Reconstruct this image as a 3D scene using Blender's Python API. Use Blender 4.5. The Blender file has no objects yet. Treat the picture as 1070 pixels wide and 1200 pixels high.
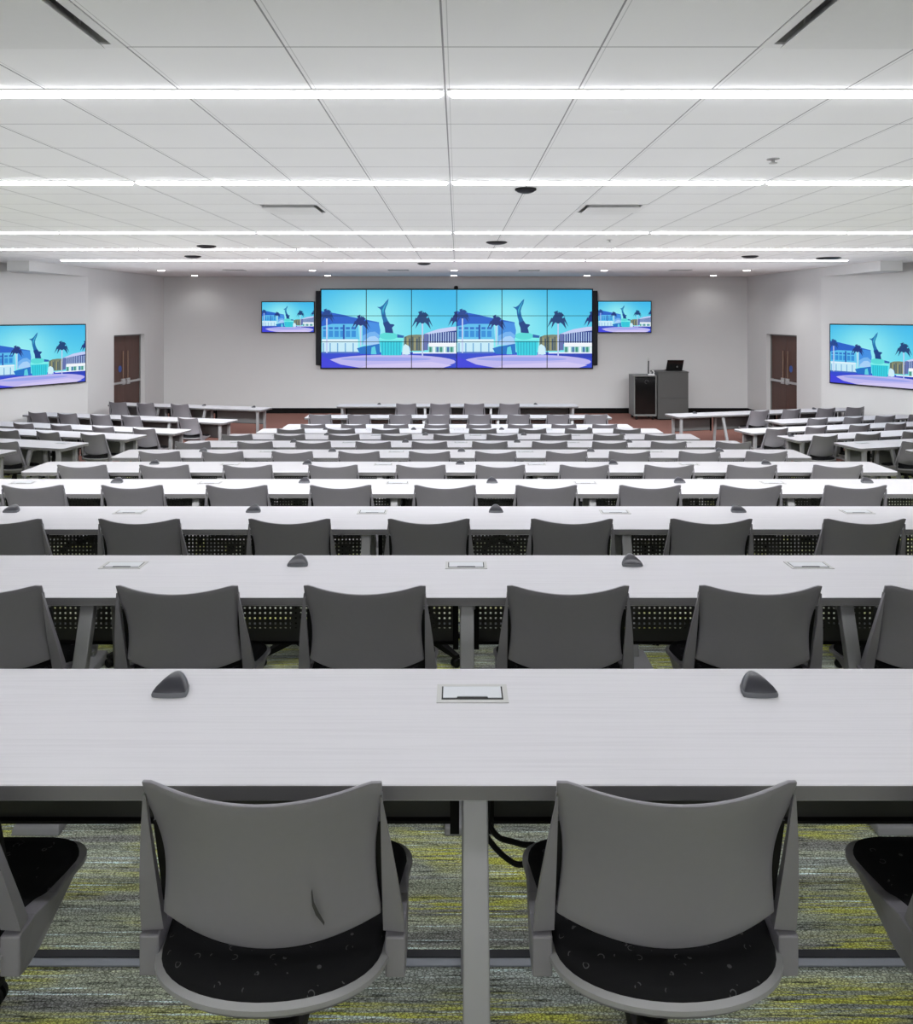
import bpy, bmesh, math, random
from mathutils import Vector, Matrix, geometry
random.seed(7)
scene = bpy.context.scene
col = scene.collection
PI = math.pi
EYE = 2.9            # camera height above the front floor (m)
F = 922.0            # focal length in pixels of the 1070x1200 frame
CX, CY = 536.0, 370.0
STEP = 0.127         # rise of a tier
PITCH = 1.49         # distance between rows
CEIL = EYE + 1.167

def X_at(px, Y): return (px - CX) * Y / F

# ------------------------------------------------------------------ materials
def s2l(c): return tuple(((v / 12.92) if v <= .04045 else ((v + .055) / 1.055) ** 2.4) for v in c)
def rgb(r, g, b): return s2l((r / 255, g / 255, b / 255)) + (1.0,)

def new_mat(name):
    m = bpy.data.materials.new(name); m.use_nodes = True
    nt = m.node_tree; b = nt.nodes['Principled BSDF']
    return m, nt, b

def plain(name, c, rough=.5, metal=0.0, noise=0.04, scale=20.0, spec=.5, bump=0.0):
    m, nt, b = new_mat(name)
    tc = nt.nodes.new('ShaderNodeTexCoord'); n = nt.nodes.new('ShaderNodeTexNoise')
    n.inputs['Scale'].default_value = scale; n.inputs['Detail'].default_value = 4
    nt.links.new(tc.outputs['Object'], n.inputs['Vector'])
    r = nt.nodes.new('ShaderNodeValToRGB')
    r.color_ramp.elements[0].color = tuple(v * (1 - noise) for v in c[:3]) + (1,)
    r.color_ramp.elements[1].color = tuple(min(1, v * (1 + noise)) for v in c[:3]) + (1,)
    nt.links.new(n.outputs['Fac'], r.inputs['Fac']); nt.links.new(r.outputs['Color'], b.inputs['Base Color'])
    b.inputs['Roughness'].default_value = rough; b.inputs['Metallic'].default_value = metal
    b.inputs['Specular IOR Level'].default_value = spec
    if bump:
        bp = nt.nodes.new('ShaderNodeBump'); bp.inputs['Strength'].default_value = bump; bp.inputs['Distance'].default_value = .002
        nt.links.new(n.outputs['Fac'], bp.inputs['Height']); nt.links.new(bp.outputs['Normal'], b.inputs['Normal'])
    return m

def emit(name, c, strength):
    m, nt, b = new_mat(name)
    b.inputs['Base Color'].default_value = (.8, .8, .8, 1)
    b.inputs['Emission Color'].default_value = c; b.inputs['Emission Strength'].default_value = strength
    return m

def mathn(nt, op, a=None, b=None, va=None, vb=None):
    n = nt.nodes.new('ShaderNodeMath'); n.operation = op
    if a is not None: nt.links.new(a, n.inputs[0])
    if b is not None: nt.links.new(b, n.inputs[1])
    if va is not None: n.inputs[0].default_value = va
    if vb is not None: n.inputs[1].default_value = vb
    return n.outputs[0]

M = {}
M['plastic'] = plain('grey_plastic', (.178, .172, .190, 1), .36, noise=.03, scale=60, spec=.5)
M['plastic_light'] = plain('light_grey_plastic', (.24, .238, .242, 1), .4, noise=.03, scale=40)
M['black_plastic'] = plain('black_plastic', (.004, .004, .004, 1), .55, noise=.1, spec=.2)
M['edge'] = plain('table_edge_band', (.125, .123, .125, 1), .5, noise=.04, scale=8)
M['leg'] = plain('silver_leg', (.25, .25, .258, 1), .42, metal=.15, noise=.03, scale=15)
M['wall'] = plain('painted_wall', (.62, .625, .63, 1), .85, noise=.015, scale=2, spec=.2)
M['base'] = plain('black_baseboard', (.006, .005, .005, 1), .7, spec=.1)
M['silver'] = plain('brushed_silver', (.55, .55, .56, 1), .35, metal=.7, noise=.05, scale=80)
M['bezel'] = plain('black_bezel', (.004, .005, .010, 1), .4, spec=.2)
M['cabinet'] = plain('grey_laminate', (.062, .062, .061, 1), .5, noise=.05, scale=12)
M['cabinet_light'] = plain('pale_grey_laminate', (.17, .175, .17, 1), .5, noise=.05, scale=12)
M['glass_black'] = plain('smoked_glass', (.006, .006, .006, 1), .12, noise=.02)
M['white'] = plain('white_paint', (.75, .75, .75, 1), .5, noise=.02)
M['pod'] = plain('graphite_pod', (.022, .022, .030, 1), .28, noise=.05, scale=60)
M['pod_strip'] = plain('pod_grey_strip', (.11, .115, .125, 1), .4)
M['lid'] = plain('module_lid', (.50, .52, .55, 1), .35, metal=.2, noise=.02)
M['modframe'] = plain('module_frame', (.42, .42, .41, 1), .4, metal=.3, noise=.03)
M['sticker'] = plain('blue_sticker', rgb(50, 85, 160), .5)
M['duct'] = plain('duct_grey', (.5, .5, .5, 1), .6)
M['screw'] = plain('dark_hole', (.01, .01, .01, 1), .8)
M['nosing'] = plain('nosing_grey', (.25, .27, .31, 1), .5)
M['panel_grey'] = plain('grey_panel', (.14, .14, .142, 1), .5)
M['light'] = emit('led_diffuser', (.955, .955, 1, 1), 24.5)
M['down'] = emit('downlight_lens', (1, .97, .93, 1), 14.0)

def table_top_mat():
    m, nt, b = new_mat('white_streaked_laminate')
    tc = nt.nodes.new('ShaderNodeTexCoord'); mp = nt.nodes.new('ShaderNodeMapping')
    mp.inputs['Scale'].default_value = (1.2, 70, 1)
    n = nt.nodes.new('ShaderNodeTexNoise'); n.inputs['Scale'].default_value = 1.6; n.inputs['Detail'].default_value = 6
    nt.links.new(tc.outputs['Object'], mp.inputs['Vector']); nt.links.new(mp.outputs['Vector'], n.inputs['Vector'])
    r = nt.nodes.new('ShaderNodeValToRGB')
    r.color_ramp.elements[0].position = .25; r.color_ramp.elements[0].color = (.49, .483, .512, 1)
    r.color_ramp.elements[1].position = .55; r.color_ramp.elements[1].color = (.54, .533, .56, 1)
    nt.links.new(n.outputs['Fac'], r.inputs['Fac']); nt.links.new(r.outputs['Color'], b.inputs['Base Color'])
    b.inputs['Roughness'].default_value = .5; b.inputs['Specular IOR Level'].default_value = .3
    return m
M['top'] = table_top_mat()

def ceiling_mat(p, ox, oy, ymax):
    m, nt, b = new_mat('acoustic_tile_grid')
    g = nt.nodes.new('ShaderNodeNewGeometry'); s = nt.nodes.new('ShaderNodeSeparateXYZ')
    nt.links.new(g.outputs['Position'], s.inputs[0])
    def line(sock, off, w):
        a = mathn(nt, 'SUBTRACT', sock, vb=off); a = mathn(nt, 'DIVIDE', a, vb=p)
        a = mathn(nt, 'ADD', a, vb=100.5); a = mathn(nt, 'FRACT', a); a = mathn(nt, 'SUBTRACT', a, vb=.5)
        a = mathn(nt, 'ABSOLUTE', a); return mathn(nt, 'LESS_THAN', a, vb=w / p)
    lx = line(s.outputs[0], ox, .0042); ly = line(s.outputs[1], oy, .0042)
    lx2 = mathn(nt, 'MULTIPLY', line(s.outputs[0], ox + .022, .002), vb=.45)
    l = mathn(nt, 'MAXIMUM', lx, ly); l = mathn(nt, 'MAXIMUM', l, lx2)
    lim = mathn(nt, 'LESS_THAN', s.outputs[1], vb=ymax)
    l = mathn(nt, 'MULTIPLY', l, lim)
    n = nt.nodes.new('ShaderNodeTexNoise'); n.inputs['Scale'].default_value = 1.2
    nt.links.new(g.outputs['Position'], n.inputs['Vector'])
    r = nt.nodes.new('ShaderNodeValToRGB')
    r.color_ramp.elements[0].color = (.80, .80, .805, 1); r.color_ramp.elements[1].color = (.85, .85, .855, 1)
    nt.links.new(n.outputs['Fac'], r.inputs['Fac'])
    mx = nt.nodes.new('ShaderNodeMix'); mx.data_type = 'RGBA'
    nt.links.new(l, mx.inputs['Factor']); nt.links.new(r.outputs['Color'], mx.inputs['A'])
    mx.inputs['B'].default_value = (.30, .30, .31, 1)
    nt.links.new(mx.outputs['Result'], b.inputs['Base Color'])
    b.inputs['Roughness'].default_value = .9; b.inputs['Specular IOR Level'].default_value = .1
    return m

def carpet_mat():
    m, nt, b = new_mat('striped_carpet')
    g = nt.nodes.new('ShaderNodeNewGeometry')
    def noise(scale, detail, sx, sy, off=0, rough=.5):
        mp = nt.nodes.new('ShaderNodeMapping'); mp.inputs['Scale'].default_value = (sx, sy, 1); mp.inputs['Location'].default_value = (off, off * 1.7, 0)
        n = nt.nodes.new('ShaderNodeTexNoise'); n.inputs['Scale'].default_value = scale; n.inputs['Detail'].default_value = detail
        n.inputs['Roughness'].default_value = rough
        nt.links.new(g.outputs['Position'], mp.inputs['Vector']); nt.links.new(mp.outputs['Vector'], n.inputs['Vector'])
        return n.outputs['Fac']
    def ramp(fac, stops, interp='LINEAR'):
        r = nt.nodes.new('ShaderNodeValToRGB'); r.color_ramp.interpolation = interp
        while len(r.color_ramp.elements) < len(stops): r.color_ramp.elements.new(.5)
        for e, (p, c) in zip(r.color_ramp.elements, stops): e.position = p; e.color = c
        nt.links.new(fac, r.inputs['Fac']); return r.outputs['Color']
    bands = noise(1.0, 3, .55, 11, 3.3)                 # broad bands
    base = ramp(bands, [(.30, (.085, .085, .09, 1)), (.44, (.15, .155, .15, 1)), (.50, (.23, .25, .20, 1)), (.60, (.13, .14, .13, 1)), (.72, (.20, .22, .22, 1))])
    def mix(a, bcol, fac, blend='MIX'):
        mx = nt.nodes.new('ShaderNodeMix'); mx.data_type = 'RGBA'; mx.blend_type = blend
        if isinstance(fac, float): mx.inputs['Factor'].default_value = fac
        else: nt.links.new(fac, mx.inputs['Factor'])
        nt.links.new(a, mx.inputs['A'])
        if isinstance(bcol, tuple): mx.inputs['B'].default_value = bcol
        else: nt.links.new(bcol, mx.inputs['B'])
        return mx.outputs['Result']
    lime_zone = noise(1.0, 2, 1.3, 5, 21.0)
    lime_line = noise(1.0, 4, 3.5, 75, 11.0, .6)
    lz = ramp(lime_zone, [(.46, (0, 0, 0, 1)), (.59, (1, 1, 1, 1))])
    ll = ramp(lime_line, [(.44, (0, 0, 0, 1)), (.54, (1, 1, 1, 1))])
    f = mathn(nt, 'MULTIPLY', lz, ll)
    c = mix(base, (.27, .28, .06, 1), f)
    blue_line = noise(1.0, 4, 2.2, 95, 47.0, .6)
    bl = ramp(blue_line, [(.60, (0, 0, 0, 1)), (.66, (1, 1, 1, 1))])
    c = mix(c, (.36, .43, .45, 1), bl)
    dark_line = noise(1.0, 5, 6, 110, 83.0, .65)
    dl = ramp(dark_line, [(.36, (.9, .9, .9, 1)), (.45, (0, 0, 0, 1))])
    c = mix(c, (.03, .033, .028, 1), dl)
    mpv = nt.nodes.new('ShaderNodeMapping'); mpv.inputs['Scale'].default_value = (95, 150, 1)
    vo = nt.nodes.new('ShaderNodeTexVoronoi'); vo.feature = 'DISTANCE_TO_EDGE'; vo.inputs['Scale'].default_value = 1.0
    nt.links.new(g.outputs['Position'], mpv.inputs['Vector']); nt.links.new(mpv.outputs['Vector'], vo.inputs['Vector'])
    crack = ramp(vo.outputs['Distance'], [(.03, (.42, .42, .40, 1)), (.16, (1.12, 1.12, 1.12, 1))])
    c = mix(c, crack, 1.0, 'MULTIPLY')
    fine = noise(1.0, 5, 160, 220, 5.0, .8)
    fr = ramp(fine, [(.32, (.8, .8, .8, 1)), (.66, (3.9, 3.9, 3.7, 1))])
    c = mix(c, fr, 1.0, 'MULTIPLY')
    nt.links.new(c, b.inputs['Base Color'])
    b.inputs['Roughness'].default_value = 1.0; b.inputs['Specular IOR Level'].default_value = .05
    bp = nt.nodes.new('ShaderNodeBump'); bp.inputs['Strength'].default_value = .6; bp.inputs['Distance'].default_value = .004
    nt.links.new(fine, bp.inputs['Height']); nt.links.new(bp.outputs['Normal'], b.inputs['Normal'])
    return m
M['carpet'] = carpet_mat()
M['carpet_red'] = plain('brick_red_carpet', rgb(132, 95, 87), .95, noise=.16, scale=35, spec=.05)

def perforated_mat():
    m, nt, b = new_mat('perforated_black_panel')
    b.inputs['Base Color'].default_value = (.042, .042, .042, 1); b.inputs['Roughness'].default_value = .5
    tc = nt.nodes.new('ShaderNodeTexCoord'); s = nt.nodes.new('ShaderNodeSeparateXYZ')
    nt.links.new(tc.outputs['Object'], s.inputs[0])
    def cell(sock):
        a = mathn(nt, 'DIVIDE', sock, vb=.024); a = mathn(nt, 'ADD', a, vb=200.0); a = mathn(nt, 'FRACT', a)
        a = mathn(nt, 'SUBTRACT', a, vb=.5); return mathn(nt, 'ABSOLUTE', a)
    hole = mathn(nt, 'LESS_THAN', mathn(nt, 'MAXIMUM', cell(s.outputs[0]), cell(s.outputs[2])), vb=.19)
    zl = mathn(nt, 'GREATER_THAN', s.outputs[2], vb=.4201); zh = mathn(nt, 'LESS_THAN', s.outputs[2], vb=.648)
    hole = mathn(nt, 'MULTIPLY', hole, mathn(nt, 'MULTIPLY', zl, zh))
    t = nt.nodes.new('ShaderNodeBsdfTransparent'); mx = nt.nodes.new('ShaderNodeMixShader')
    out = nt.nodes['Material Output']
    nt.links.new(hole, mx.inputs[0]); nt.links.new(b.outputs[0], mx.inputs[1]); nt.links.new(t.outputs[0], mx.inputs[2])
    nt.links.new(mx.outputs[0], out.inputs['Surface'])
    return m
M['perf'] = perforated_mat()

def cushion_mat():
    m, nt, b = new_mat('black_figured_upholstery')
    tc = nt.nodes.new('ShaderNodeTexCoord'); v = nt.nodes.new('ShaderNodeTexVoronoi')
    v.inputs['Scale'].default_value = 38; nt.links.new(tc.outputs['Object'], v.inputs['Vector'])
    a = mathn(nt, 'SUBTRACT', v.outputs['Distance'], vb=.26); a = mathn(nt, 'ABSOLUTE', a); ring = mathn(nt, 'LESS_THAN', a, vb=.035)
    n = nt.nodes.new('ShaderNodeTexNoise'); n.inputs['Scale'].default_value = 40; nt.links.new(tc.outputs['Object'], n.inputs['Vector'])
    k = mathn(nt, 'GREATER_THAN', n.outputs['Fac'], vb=.56)
    f = mathn(nt, 'MULTIPLY', ring, k)
    mx = nt.nodes.new('ShaderNodeMix'); mx.data_type = 'RGBA'; nt.links.new(f, mx.inputs['Factor'])
    mx.inputs['A'].default_value = (.007, .007, .008, 1); mx.inputs['B'].default_value = (.06, .06, .062, 1)
    nt.links.new(mx.outputs['Result'], b.inputs['Base Color']); b.inputs['Roughness'].default_value = .9
    b.inputs['Specular IOR Level'].default_value = .15
    return m
M['cushion'] = cushion_mat()

def wood_mat():
    m, nt, b = new_mat('walnut_veneer')
    tc = nt.nodes.new('ShaderNodeTexCoord'); mp = nt.nodes.new('ShaderNodeMapping'); mp.inputs['Scale'].default_value = (14, 14, 1)
    n = nt.nodes.new('ShaderNodeTexNoise'); n.inputs['Scale'].default_value = 2; n.inputs['Detail'].default_value = 5
    nt.links.new(tc.outputs['Object'], mp.inputs['Vector']); nt.links.new(mp.outputs['Vector'], n.inputs['Vector'])
    r = nt.nodes.new('ShaderNodeValToRGB')
    r.color_ramp.elements[0].color = (.05, .02, .015, 1); r.color_ramp.elements[1].color = (.10, .042, .03, 1)
    nt.links.new(n.outputs['Fac'], r.inputs['Fac']); nt.links.new(r.outputs['Color'], b.inputs['Base Color'])
    b.inputs['Roughness'].default_value = .45
    return m
M['wood'] = wood_mat()

def screen_mat():
    m, nt, b = new_mat('lit_screen')
    a = nt.nodes.new('ShaderNodeAttribute'); a.attribute_name = 'Col'
    nt.links.new(a.outputs['Color'], b.inputs['Emission Color']); b.inputs['Emission Strength'].default_value = 1.0
    b.inputs['Base Color'].default_value = (.01, .01, .01, 1); b.inputs['Roughness'].default_value = .35
    b.inputs['Specular IOR Level'].default_value = .2
    return m
M['screen'] = screen_mat()

# ------------------------------------------------------------------ mesh helpers
def box(bm, x0, x1, y0, y1, z0, z1):
    v = [bm.verts.new((x, y, z)) for x in (x0, x1) for y in (y0, y1) for z in (z0, z1)]
    for q in ((0, 1, 3, 2), (4, 6, 7, 5), (0, 4, 5, 1), (2, 3, 7, 6), (0, 2, 6, 4), (1, 5, 7, 3)):
        bm.faces.new([v[i] for i in q])

def hexa(bm, bot, top):
    n = len(bot)
    a = [bm.verts.new(p) for p in bot]; b = [bm.verts.new(p) for p in top]
    bm.faces.new(a[::-1]); bm.faces.new(b)
    for i in range(n): bm.faces.new((a[i], a[(i + 1) % n], b[(i + 1) % n], b[i]))

def prism(bm, pts, z0, z1): hexa(bm, [(x, y, z0) for x, y in pts], [(x, y, z1) for x, y in pts])

def xprism(bm, pts, x0, x1):  # profile in (y,z)
    hexa(bm, [(x0, y, z) for y, z in pts], [(x1, y, z) for y, z in pts])

def tube(bm, pts, r, n=10):
    pts = [Vector(p) for p in pts]; rings = []
    for i, p in enumerate(pts):
        d = (pts[min(i + 1, len(pts) - 1)] - pts[max(i - 1, 0)]).normalized()
        up = Vector((0, 0, 1)) if abs(d.z) < .95 else Vector((0, 1, 0))
        a = d.cross(up).normalized(); b = d.cross(a)
        rings.append([bm.verts.new(p + a * r * math.cos(2 * PI * k / n) + b * r * math.sin(2 * PI * k / n)) for k in range(n)])
    for i in range(len(rings) - 1):
        for k in range(n): bm.faces.new((rings[i][k], rings[i][(k + 1) % n], rings[i + 1][(k + 1) % n], rings[i + 1][k]))
    bm.faces.new(rings[0][::-1]); bm.faces.new(rings[-1])

def lathe(bm, prof, n=20, c=(0, 0, 0)):   # prof: (r, z)
    rings = []
    for r, z in prof:
        rings.append([bm.verts.new((c[0] + r * math.cos(2 * PI * k / n), c[1] + r * math.sin(2 * PI * k / n), c[2] + z)) for k in range(n)])
    for i in range(len(rings) - 1):
        for k in range(n): bm.faces.new((rings[i][k], rings[i][(k + 1) % n], rings[i + 1][(k + 1) % n], rings[i + 1][k]))
    bm.faces.new(rings[0][::-1]); bm.faces.new(rings[-1])

def obj(name, bm, mat, parent=None, smooth=False, bevel=0.0, seg=2, loc=(0, 0, 0), rz=0.0, fix=True):
    if fix: bmesh.ops.recalc_face_normals(bm, faces=bm.faces)
    if bevel:
        es = [e for e in bm.edges if len(e.link_faces) == 2 and e.calc_face_angle(0) > .5]
        bmesh.ops.bevel(bm, geom=es, offset=bevel, segments=seg, affect='EDGES', profile=.5, clamp_overlap=True)
    if smooth:
        for f in bm.faces: f.smooth = True
        for e in bm.edges:
            if len(e.link_faces) == 2 and e.calc_face_angle(0) > .75: e.smooth = False
    me = bpy.data.meshes.new(name); bm.to_mesh(me); bm.free()
    for mm in (mat if isinstance(mat, (list, tuple)) else [mat]): me.materials.append(mm)
    o = bpy.data.objects.new(name, me); col.objects.link(o)
    o.location = loc; o.rotation_euler = (0, 0, rz)
    if parent: o.parent = parent
    return o

def tag(o, label, cat, group=None):
    o['label'] = label; o['category'] = cat
    if group: o['group'] = group
    return o

def thing(name, label, cat, loc=(0, 0, 0), rz=0.0, group=None):
    o = bpy.data.objects.new(name, None); col.objects.link(o)
    o.empty_display_size = .1; o.location = loc; o.rotation_euler = (0, 0, rz)
    return tag(o, label, cat, group)

def struct(name, bm, mat, **k):
    o = obj(name, bm, mat, **k); o['kind'] = 'structure'; return o

def copy_tree(o, parent=None):
    c = o.copy(); col.objects.link(c); c.parent = parent
    for ch in list(o.children): copy_tree(ch, c)
    return c

ORD = ['first', 'second', 'third', 'fourth', 'fifth', 'sixth', 'seventh', 'eighth', 'ninth', 'tenth', 'eleventh', 'twelfth']

# ------------------------------------------------------------------ room shell
T15 = math.tan(math.radians(15))
def floor_z(i): return STEP * max(0, 10 - i)        # i = row number, 1 nearest
def edge_line(e):
    xs = [-12.2, -4.95, -4.62, 4.62, 4.95, 12.2]
    return [(x, e if abs(x) < 4.7 else e - .6 + T15 * (abs(x) - 4.95)) for x in xs]
EDGES = [2.17 + PITCH * i for i in range(9)]        # front edge of tiers 1..9
back = [(-12.2, -9), (12.2, -9)]
for i in range(1, 10):
    near = back if i == 1 else edge_line(EDGES[i - 2])
    far = edge_line(EDGES[i - 1])
    bm = bmesh.new(); prism(bm, near + far[::-1], -.25, floor_z(i)); struct('floor', bm, M['carpet'])
bm = bmesh.new(); prism(bm, edge_line(EDGES[8]) + [(12.2, 24), (-12.2, 24)], -.25, 0); struct('floor', bm, M['carpet_red'])
for i, e in enumerate(EDGES):                        # stair nosings
    z = floor_z(i + 1); ln = edge_line(e)
    def strip(a, b, z0, z1):
        bm = bmesh.new(); lo = [(x, y + a) for x, y in ln]; hi = [(x, y + b) for x, y in ln]
        prism(bm, lo + hi[::-1], z + z0, z + z1); return bm
    struct('trim_%d' % (2 * i + 1), strip(-.047, -.022, -.01, .004), M['nosing'])
    struct('trim_%d' % (2 * i + 2), strip(-.022, .004, -.03, .006), M['bezel'])

TP = .687; TOX = -.063; TOY = 3.416
M['ceil'] = ceiling_mat(TP, TOX, TOY, 16.4)
VENTS = [(-3, -1), (2, -1), (-3, 7), (2, 7)]         # cells (ix, iy): lower corner TOX+ix*TP, TOY+iy*TP
bm = bmesh.new(); vd = {}
def cv(ix, iy):
    if (ix, iy) not in vd: vd[(ix, iy)] = bm.verts.new((TOX + ix * TP, TOY + iy * TP, CEIL))
    return vd[(ix, iy)]
for ix in range(-18, 18):
    for iy in range(-18, 31):
        if (ix, iy) in VENTS: continue
        bm.faces.new((cv(ix, iy), cv(ix, iy + 1), cv(ix + 1, iy + 1), cv(ix + 1, iy)))
struct('ceiling', bm, M['ceil'], fix=False)

def wall_seg(bm, p0, p1, z0, z1, t, out):
    p0 = Vector(p0); p1 = Vector(p1); d = (p1 - p0).normalized(); n = Vector((-d.y, d.x)) * out
    q = [p0, p1, p1 + n * t, p0 + n * t]
    prism(bm, [(v.x, v.y) for v in q], z0, z1)
ZB, ZT = -.25, CEIL + .05
A_L, B_L = (-8.955, 19.07), (-8.73, 23.4)
A_R, B_R = (8.846, 19.12), (8.63, 23.4)
S_L, S_R = (-9.08, 16.68), (8.97, 16.68)
bm = bmesh.new(); wall_seg(bm, (-9.2, 23.4), (9.2, 23.4), ZB, ZT, .2, 1); struct('wall_front', bm, M['wall'])
DOORS = {}
def door_wall(name, A, B, z0, z1, out):
    A = Vector(A); B = Vector(B); d = (B - A).normalized()
    def at(y): return A + d * ((y - A.y) / d.y)
    P0, P1 = at(20.36), at(22.13)
    bm = bmesh.new()
    wall_seg(bm, A, P0, ZB, ZT, .22, out); wall_seg(bm, P1, B, ZB, ZT, .22, out); wall_seg(bm, P0, P1, 2.39, ZT, .22, out)
    struct(name, bm, M['wall'])
    return P0, P1, d
dl = door_wall('wall_front_left', A_L, B_L, 0, 0, 1)
dr = door_wall('wall_front_right', A_R, B_R, 0, 0, -1)
DL = Vector((-.48, -.877)); DR = Vector((.48, -.877))
CL = Vector(A_L) + DL * 6.2; CR = Vector(A_R) + DR * 6.2
bm = bmesh.new(); wall_seg(bm, CL, Vector(A_L) + DL * .0, ZB, ZT, .2, 1); struct('wall_left', bm, M['wall'])
bm = bmesh.new(); wall_seg(bm, CR, Vector(A_R), ZB, ZT, .2, -1); struct('wall_right', bm, M['wall'])
bm = bmesh.new(); wall_seg(bm, (CL.x, -8.9), CL, ZB, ZT, .2, 1); struct('wall_rear_left', bm, M['wall'])
bm = bmesh.new(); wall_seg(bm, (CR.x, -8.9), CR, ZB, ZT, .2, -1); struct('wall_rear_right', bm, M['wall'])
bm = bmesh.new(); wall_seg(bm, (-12.2, -8.9), (12.2, -8.9), ZB, ZT, .2, -1); struct('wall_back', bm, M['wall'])
# soffits over the recessed side walls
for nm, S, A, sx in (('trim_21', S_L, A_L, -1), ('trim_22', S_R, A_R, 1)):
    bm = bmesh.new()
    w = Vector(A) + (DL if sx < 0 else DR) * 1.85
    prism(bm, [S, (A[0], A[1] - .01), (w.x - sx * .01, w.y), (S[0] + sx * .47, S[1])], EYE + .95, CEIL + .01)
    struct(nm, bm, M['wall'])
# baseboards
bm = bmesh.new(); box(bm, -8.71, 8.61, 23.375, 23.4, 0, .155); struct('baseboard_front', bm, M['base'])
for nm, A, P0, P1, B, out in (('baseboard_left', A_L, dl[0], dl[1], B_L, -1), ('baseboard_right', A_R, dr[0], dr[1], B_R, 1)):
    bm = bmesh.new(); wall_seg(bm, A, P0, 0, .155, .02, out); wall_seg(bm, P1, B, 0, .155, .02, out); struct(nm, bm, M['base'])

# double doors in both angled walls
def double_door(name, P0, P1, d, out, sticker_leaf):
    L = (P1 - P0).length; n = Vector((-d.y, d.x)) * out
    c = (P0 + P1) * .5 + n * .165
    ang = math.atan2(d.y, d.x)
    root = bpy.data.objects.new(name, None); col.objects.link(root); root.location = (c.x, c.y, 0); root.rotation_euler = (0, 0, ang); root['kind'] = 'structure'
    i = -out   # local y sign towards the room
    for k, s in enumerate((-1, 1)):
        bm = bmesh.new(); box(bm, min(.004 * s, s * (L / 2 - .03)), max(.004 * s, s * (L / 2 - .03)), -.022, .022, .01, 2.35)
        lf = obj('door_leaf', bm, M['wood'], root, bevel=.003)
        bm = bmesh.new(); xa, xb = sorted((s * .06, s * (L / 2 - .06))); y0, y1 = sorted((i * .045, i * .085)); box(bm, xa, xb, y0, y1, 1.085, 1.145)
        obj('push_bar', bm, M['silver'], lf, bevel=.008)
        bm = bmesh.new(); xa, xb = sorted((s * .05, s * .22)); y0, y1 = sorted((i * .022, i * .07)); box(bm, xa, xb, y0, y1, 1.05, 1.21)
        box(bm, *sorted((s * (L / 2 - .14), s * (L / 2 - .06))), *sorted((i * .022, i * .07)), 1.08, 1.15)
        obj('latch_case', bm, M['silver'], lf, bevel=.006)
        bm = bmesh.new(); tube(bm, [(s * .135, i * .045, 1.2), (s * .135, i * .045, 1.95)], .012); obj('vertical_rod', bm, plain('bronze_rod', (.30, .19, .13, 1), .4, .5) if s < 0 and 'brz' not in M and not M.__setitem__('brz', None) else bpy.data.materials['bronze_rod'], lf, smooth=True)
        if s == sticker_leaf:
            bm = bmesh.new(); y0, y1 = sorted((i * .022, i * .026))
            lathe(bm, [(.001, 0), (.09, 0), (.09, .004), (.001, .004)], 24)
            bmesh.ops.rotate(bm, verts=bm.verts, cent=(0, 0, 0), matrix=Matrix.Rotation(PI / 2, 3, 'X'))
            bmesh.ops.translate(bm, verts=bm.verts, vec=(s * .28, i * .026, 1.48))
            obj('sticker', bm, M['sticker'], lf)
    bm = bmesh.new()
    box(bm, -L / 2, -L / 2 + .03, -.05, .05, 0, 2.39); box(bm, L / 2 - .03, L / 2, -.05, .05, 0, 2.39); box(bm, -L / 2 + .03, L / 2 - .03, -.05, .05, 2.35, 2.39)
    obj('door_frame', bm, M['cabinet_light'], root)
    return root
double_door('door_1', *dl, 1, -1)
double_door('door_2', *dr, -1, -1)

# ------------------------------------------------------------------ picture shown on every screen
IW, IH = 985.0, 560.0
def blend(a, b, t): t = max(0, min(1, t)); return tuple(x + (y - x) * t for x, y in zip(a, b))
def sky(u, v):   # screen content
    c = blend((38, 165, 228), (120, 232, 240), .2 + .95 * v)
    g = math.exp(-(((u - .36) / .30) ** 2 + ((v - .38) / .42) ** 2))
    c = blend(c, (168, 244, 242), .75 * g)
    return blend(c, (60, 185, 235), .35 * max(0, u - .65) / .35 * (1 - v))
POLYS = []
def P(c, *pts): POLYS.append((c, [((x - 50) / IW, (y - 68) / IH) for x, y in pts]))
def R(c, x0, y0, x1, y1): P(c, (x0, y0), (x1, y0), (x1, y1), (x0, y1))
def E(c, cx, cy, rx, ry, n=28): P(c, *[(cx + rx * math.cos(2 * PI * k / n), cy + ry * math.sin(2 * PI * k / n)) for k in range(n)])
# ground and road
P((46, 70, 205), (50, 515), (1035, 515), (1035, 628), (50, 628))
P((35, 60, 180), (720, 515), (1035, 528), (1035, 560), (800, 545))
E((186, 180, 236), 560, 585, 470, 52)
E((150, 160, 232), 520, 565, 330, 14)
P((205, 196, 240), (400, 606), (850, 585), (1000, 610), (900, 640), (300, 640))
P((58, 62, 215), (50, 540), (90, 560), (190, 604), (330, 628), (50, 628))
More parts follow.
